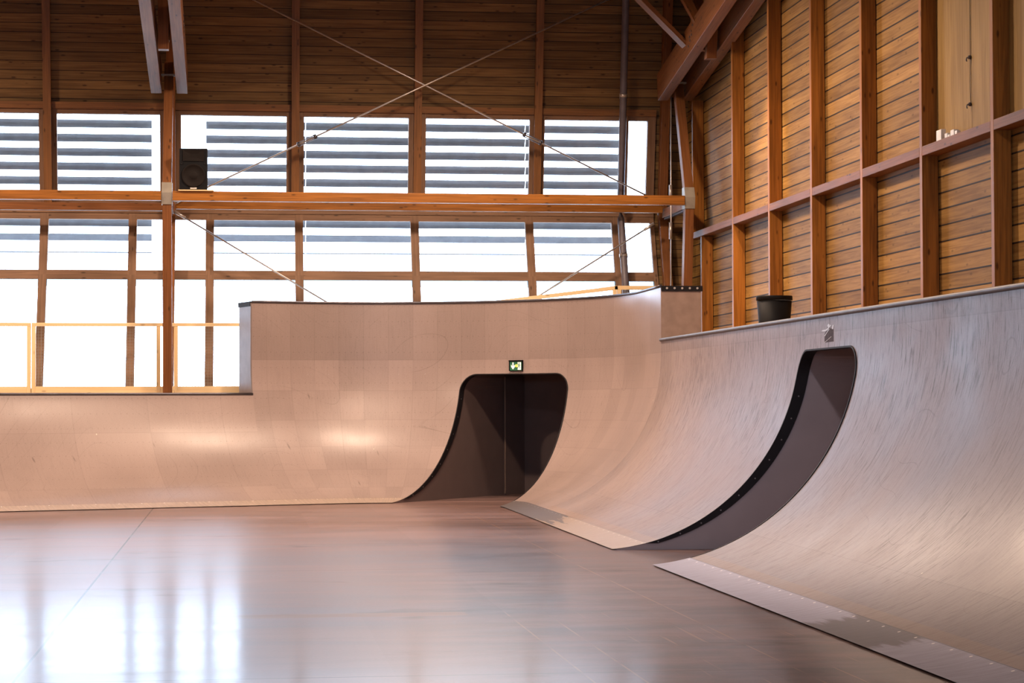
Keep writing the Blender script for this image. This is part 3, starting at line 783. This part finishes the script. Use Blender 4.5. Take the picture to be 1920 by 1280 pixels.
# ------------------------------------------------------------------ railings
def wire_mesh(m, x0, x1, y, z0, z1, step=.052, r=.0022):
    n = round((x1-x0)/step)
    for i in range(n+1): x = x0+(x1-x0)*i/n; m.box(x-r, x+r, y-r, y+r, z0, z1, 'z')
    k = round((z1-z0)/step)
    for i in range(k+1): z = z0+(z1-z0)*i/k; m.box(x0, x1, y-r, y+r, z-r, z+r, 'x')
RY = 38.42
def railing(label, x0, x1, posts, tx0, tx1):
    t = thing('railing', label, 'railing', ((x0+x1)/2, RY, 1.73), 'pale timber railings on the low deck')
    m = MB(); m.box(tx0, tx1, RY-.035, RY+.035, 2.945, 3.005, 'x'); part(m, 'handrail', M['pine'], t, None, .004)
    m = MB(); m.box(tx0, tx1, RY-.03, RY+.03, 1.735, 1.905, 'x'); part(m, 'kick_board', M['pine'], t, None, .004)
    for p in posts:
        m = MB(); m.box(p-.035, p+.035, RY-.034, RY+.034, 1.735 if p in (x0, x1) else 1.9, 2.944, 'z'); part(m, 'post', M['pine'], t, None, .004)
    m = MB(); wire_mesh(m, x0+.02, x1-.02, RY+.045, 1.86, 2.95); part(m, 'wire_mesh', M['galv'], t)
railing('pale timber railing section left of the doubled posts, at the left edge', -5.7, -3.565, [-5.66, -3.565], -5.7, -3.53)
railing('pale timber railing section between the doubled posts and the left column', -3.485, -1.36, [-3.485, -1.36], -3.52, -1.20)
railing('pale timber railing section between the left column and the tall grey side panel', -1.06, .72, [-1.06, .68], -1.19, .74)
t = thing('railing', 'sloping pale handrail with post showing above the tall corner rim', 'railing', (6.74, 38.6, 2.5))
m = MB(); m.beam((6.76, 38.6, 3.655), (3.6, 38.6, 3.27), .07, .07); part(m, 'sloping_handrail', M['pine'], t, None, .004)
m = MB(); m.box(6.70, 7.9, 38.565, 38.635, 3.62, 3.69, 'x'); part(m, 'handrail', M['pine'], t, None, .004)
m = MB(); m.box(6.67, 6.74, 38.566, 38.634, 2.49, 3.62, 'z'); part(m, 'post', M['pine'], t, None, .004)
m = MB(); m.box(6.75, 6.82, 38.566, 38.634, 2.49, 3.62, 'z'); part(m, 'post', M['pine'], t, None, .004)
m = MB(); m.box(3.95, 4.02, 38.566, 38.634, 2.49, 3.3, 'z'); part(m, 'post', M['pine'], t, None, .004)
m = MB(); wire_mesh(m, 6.84, 7.7, 38.61, 2.6, 3.62); part(m, 'wire_mesh', M['galv'], t)

# ------------------------------------------------------------------ right wall framing
PX0, PX1 = 8.15, 8.352
PYS = [38.01, 35.53, 33.03, 30.52, 27.98, 25.45, 22.95]
ORD = ['second', 'third', 'fourth', 'fifth', 'sixth', 'seventh']
def wpost(label, y, z0, z1):
    m = MB(); m.box(PX0, PX1, y-.1, y, z0, z1, 'z')
    tag(m.build('wall_post', M['post'], None, ((PX0+PX1)/2, y-.05, z0), .006), label, 'post', 'timber posts of the right wall')
wpost('upper timber post of the right wall, dark and closest to the corner column', 38.72, 4.67, 7.05)
wpost('short timber post of the right wall, below the ledge next to the tan end panel', 38.01, 2.49, 4.54)
PL = ['tall timber post of the right wall between the tan end panel and the bin',
      'timber post of the right wall rising directly behind the black bin',
      'timber post of the right wall, first to the right of the black bin',
      'timber post of the right wall, second to the right of the black bin',
      'timber post of the right wall at the left edge of the pale plywood sheet',
      'timber post of the right wall between the two pale plywood sheets']
for y, l in zip(PYS[1:], PL): wpost(l, y, 2.49, 11.3)
RLAB = ['ledge piece of the right wall in the dark corner, left of the first tall post',
        'ledge piece of the right wall, above and left of the black bin', 'ledge piece of the right wall, above the black bin',
        'ledge piece of the right wall with pale flaking, right of the bin', 'ledge piece of the right wall, left of the plywood bay',
        'ledge piece of the right wall carrying scraps below the plywood sheet', 'ledge piece of the right wall at the right edge of view']
ys = [38.86, 38.01]+PYS[1:]+[20.5]
segs = [(38.9, 35.53)]+[(PYS[i]-.1, PYS[i+1]) for i in range(1, 6)]+[(PYS[6]-.1, 20.4)]
for (ya, yb), l in zip(segs, RLAB):
    m = MB(); m.box(PX0, PX1, yb+.002, ya-.002, 4.545, 4.66, 'y')
    tag(m.build('wall_rail', M['frame'], None, (PX1, (ya+yb)/2, 4.545), .006), l, 'ledge', 'ledge pieces between the posts')
def ply(label, y0, y1, joints):
    m = MB(); ed = [y0]+joints+[y1]
    for a, b in zip(ed[:-1], ed[1:]):
        m.hexa([(8.335, a+.004, 4.665), (8.335, b-.004, 4.665), (8.352, b-.004, 4.665), (8.352, a+.004, 4.665), (8.335, a+.004, 11.), (8.335, b-.004, 11.), (8.352, b-.004, 11.), (8.352, a+.004, 11.)])
    tag(m.build('plywood_panel', M['ply'], None, (8.35, (y0+y1)/2, 4.665)), label, 'panel', 'plywood sheets over the boarding')
ply('pale plywood sheet over the boards with a dark joint and two hooks', 22.955, 25.345, [24.08])
ply('pale plywood sheet at the right edge of view, above the ledge', 20.5, 22.845, [])
t = thing('pull_cord', 'dark cord hanging down the plywood joint between two small hooks', 'cord', (8.32, 24.1, 5.0))
m = MB(); m.tube([(8.328, 24.10, 6.6), (8.328, 24.10, 5.54), (8.325, 24.105, 5.2), (8.328, 24.10, 5.02)], .0035, 8); part(m, 'cord', M['black'], t)
for z in (5.54, 5.0):
    m = MB(); m.lathe([(.014, 0), (.024, .008), (.02, .028), (.008, .035)], (8.334, 24.10, z), 14, (Vector((0, 1, 0)), Vector((0, 0, 1)), Vector((-1, 0, 0))))
    m.tube([(8.29, 24.10, z), (8.285, 24.115, z-.025), (8.295, 24.12, z-.045)], .007, 8); part(m, 'hook', M['darksteel'], t)
m = MB(); m.box(8.20, 8.26, 24.78, 24.96, 4.661, 4.80, 'y'); tag(m.build('switch_box', M['white'], None, (8.23, 24.87, 4.661), .006), 'small white box standing on the ledge below the plywood', 'box')
m = MB()
for y, s in ((24.6, .05), (24.5, .03), (24.38, .06), (24.25, .04)):
    m.box(8.2, 8.2+s, y-s, y+s, 4.661, 4.661+s*1.3, 'y'); 
o = tag(m.build('wood_scraps', M['white'], None, (8.23, 24.4, 4.661)), 'pale scraps lying on the ledge right of the white box', 'scraps', None, 'stuff')

# ------------------------------------------------------------------ bin on the right-hand deck
bx, by, bz = 7.485, 30.0, H_RIGHT-.025
t = thing('trash_bin', 'black plastic bin standing on the right deck behind the steel coping', 'bin', (bx, by, bz))
m = MB(); m.lathe([(0, 0), (.20, 0), (.205, .02), (.245, .53), (.235, .53), (.195, .03), (0, .03)], (bx, by, bz), 48); part(m, 'body', M['black'], t)
m = MB(); m.lathe([(.243, .54), (.255, .54), (.255, .588), (.250, .60), (.244, .60), (.236, .54)], (bx, by, bz), 48); part(m, 'rim', M['black'], t)

# ------------------------------------------------------------------ exit sign over the corner passage
n = Vector((4.64-CX, 36.235-CY, 0)).normalized(); ctr = Vector((CX, CY, 0))+n*(4.0-.03)+Vector((0, 0, 2.222)); rx = Vector((n.y, -n.x, 0))
t = thing('exit_sign', 'small lit green exit sign with a down arrow, over the corner passage', 'sign', ctr)
def sg(m, x0, x1, z0, z1, d0, d1):
    q = lambda x, d, z: ctr+rx*x-n*d+Vector((0, 0, z))
    m.hexa([q(x0, d0, z0), q(x1, d0, z0), q(x1, d0, z1), q(x0, d0, z1), q(x0, d1, z0), q(x1, d1, z0), q(x1, d1, z1), q(x0, d1, z1)])
def sp(m, pts, d=.0235):
    m.prism([ctr+rx*x-n*d+Vector((0, 0, z)) for x, z in pts], -n*.002)
m = MB(); sg(m, -.125, .125, -.09, .09, -.03, .012)
part(m, 'housing', M['black'], t)
m = MB(); sg(m, -.125, .125, .067, .09, .012, .04); sg(m, -.125, -.112, -.09, .09, .012, .03); part(m, 'hood', M['black'], t)
m = MB(); sg(m, -.108, .115, -.08, .062, .012, .022); part(m, 'face', M['green'], t)
m = MB(); sp(m, [(-.058, .052), (-.036, .052), (-.036, -.015), (-.010, .012), (-.010, -.018), (-.047, -.065), (-.085, -.018), (-.085, .012), (-.058, -.015)])
part(m, 'arrow', M['sign_white'], t, 'white arrow pointing down')
m = MB(); sp(m, [(.045, -.072), (.108, -.072), (.108, .055), (.045, .055)], .0232); dp_ = part(m, 'doorway_symbol', M['sign_white'], t)
m = MB()
m.lathe([(.0, .002), (.010, .002), (.010, 0)], ctr+rx*.072-n*.0265+Vector((0, 0, .037)), 14, (rx, Vector((0, 0, 1)), -n))
sp(m, [(.066, .025), (.082, .022), (.080, -.012), (.092, -.030), (.086, -.055), (.078, -.054), (.081, -.032), (.068, -.018), (.060, -.040), (.046, -.046), (.044, -.038), (.054, -.032), (.062, -.005)], .0258)
sp(m, [(.066, .022), (.050, .016), (.044, -.002), (.050, -.004), (.055, .009), (.066, .010)], .0258)
sp(m, [(.080, .020), (.094, .006), (.104, .010), (.102, .003), (.093, -.003), (.080, .008)], .0258)
part(m, 'running_figure', M['green'], dp_)
m = MB(); m.lathe([(.0, .010), (.015, .008), (.021, .004), (.023, 0)], ctr+rx*.019-n*.0235+Vector((0, 0, -.004)), 20, (rx, Vector((0, 0, 1)), -n))
part(m, 'lamp', M['sign_lamp'], t, 'glowing yellow lamp')

# ------------------------------------------------------------------ tape on the right-hand ramp
def tape(m, pts, lift=.003):
    q = [surf(LA+CY-y, s_of_z(z), lift)[0] for y, z in pts]; b = m.vs(q); q2 = [surf(LA+CY-y, s_of_z(z), .0005)[0] for y, z in pts]; c = m.vs(q2); k = len(q)
    m.face([b+i for i in range(k)])
    for i in range(k): j = (i+1) % k; m.face((b+j, b+i, c+i, c+j))
t = thing('duct_tape', 'torn patch of silver tape over the right-hand passage opening', 'tape', (6.146, 22.3, 2.22))
m = MB(); tape(m, [(22.46, 2.225), (22.12, 2.228), (22.115, 2.352), (22.20, 2.366), (22.30, 2.372), (22.40, 2.345), (22.465, 2.312)], .0015); part(m, 'patch', M['tape'], t)
for pts in ([(22.57, 2.347), (22.46, 2.343), (22.36, 2.350), (22.28, 2.372), (22.30, 2.378), (22.40, 2.362), (22.56, 2.358)], [(22.30, 2.374), (22.35, 2.40), (22.31, 2.418), (22.26, 2.408), (22.25, 2.385)],
            [(22.46, 2.30), (22.38, 2.328), (22.28, 2.366), (22.27, 2.360), (22.37, 2.322), (22.45, 2.290)], [(22.17, 2.357), (22.12, 2.36), (22.10, 2.392), (22.13, 2.402), (22.15, 2.385)],
            [(22.46, 2.229), (22.32, 2.256), (22.2, 2.284), (22.2, 2.278), (22.33, 2.250), (22.46, 2.224)], [(22.26, 2.378), (22.20, 2.392), (22.19, 2.408), (22.23, 2.402)]):
    m = MB(); tape(m, pts, .003); part(m, 'torn_strip', M['tape_bright'], t)

# ------------------------------------------------------------------ outside ground, sky, lamps, camera
m = MB(); m.box(-40, 40, 42, 90, -.3, -.1, 'y'); struct(m, 'ground_outside', M['ground'])
w = bpy.data.worlds.new('sky'); S.world = w; w.use_nodes = True
bg = w.node_tree.nodes['Background']; bg.inputs[0].default_value = (.64, .79, 1., 1); bg.inputs[1].default_value = SKY = 11.5
def portal(x0, x1, y, z0, z1, s=-1):
    l = bpy.data.lights.new('window_portal', 'AREA'); l.shape = 'RECTANGLE'; l.size = x1-x0; l.size_y = z1-z0; l.cycles.is_portal = True
    o = bpy.data.objects.new('window_portal', l); COL.objects.link(o); o.location = ((x0+x1)/2, y, (z0+z1)/2); o.rotation_euler = (s*PI/2, 0, 0)
portal(-5.7, 7.8, 40.75, 1.7, 7.05)
portal(FW[0], FW[1], YB-.15, FW[2], FW[3], 1)
WARM = (1., .72, .53)
def spot(loc, to, power, size=math.radians(120), rad=.25, blend=.6, col=WARM):
    l = bpy.data.lights.new('floodlight', 'SPOT'); l.energy = power; l.color = col; l.spot_size = size; l.spot_blend = blend; l.shadow_soft_size = rad
    o = bpy.data.objects.new('floodlight', l); COL.objects.link(o); o.location = loc
    o.rotation_euler = (Vector(to)-Vector(loc)).to_track_quat('-Z', 'Y').to_euler(); return o
for lx, ly, pw in ((3.2, 33.4, 2100), (2.6, 27.4, 2250), (1.8, 17.0, 240), (-7., 34.5, 2100), (-7., 26., 2400), (-7., 16.5, 400)):
    spot((lx, ly, 9.1), (lx, ly+.01, 0), pw, math.radians(166), .45 if ly == 33.4 else .22, .55)
spot((1.6, 5.5, 9.4), (5.0, 22.5, .8), 1400, math.radians(40), .3, .8, (.85, .84, 1.))  # added cool spot, aimed to brighten the near right ramp and its passage
spot((6.9, 33.0, 8.05), (8.36, 34.0, 4.0), 1000, math.radians(50), .12, .7, (1., .68, .38))
cam = bpy.data.cameras.new('camera'); co = bpy.data.objects.new('camera', cam); COL.objects.link(co); S.camera = co
cam.sensor_width = 36; cam.lens = 4100/1920*36; cam.clip_end = 300
yaw, pit, roll = .124975, .028040, -.002980
co.location = (0, 0, 1.6)
fw = Vector((math.sin(yaw)*math.cos(pit), math.cos(yaw)*math.cos(pit), math.sin(pit))); rt_ = Vector((math.cos(yaw), -math.sin(yaw), 0)); up_ = rt_.cross(fw)
r2 = rt_*math.cos(roll)+up_*math.sin(roll); u2 = -rt_*math.sin(roll)+up_*math.cos(roll)
co.rotation_euler = Matrix((r2, u2, -fw)).transposed().to_euler()

S.view_settings.view_transform = 'Standard'; S.view_settings.look = 'None'; S.view_settings.exposure = .1; S.view_settings.gamma = 1.
S.view_settings.use_curve_mapping = False
S.cycles.use_denoising = True
S.cycles.max_bounces = 8; S.cycles.diffuse_bounces = 5; S.cycles.glossy_bounces = 4; S.cycles.transparent_max_bounces = 12
S.cycles.caustics_reflective = False; S.cycles.caustics_refractive = False; S.cycles.sample_clamp_indirect = 6
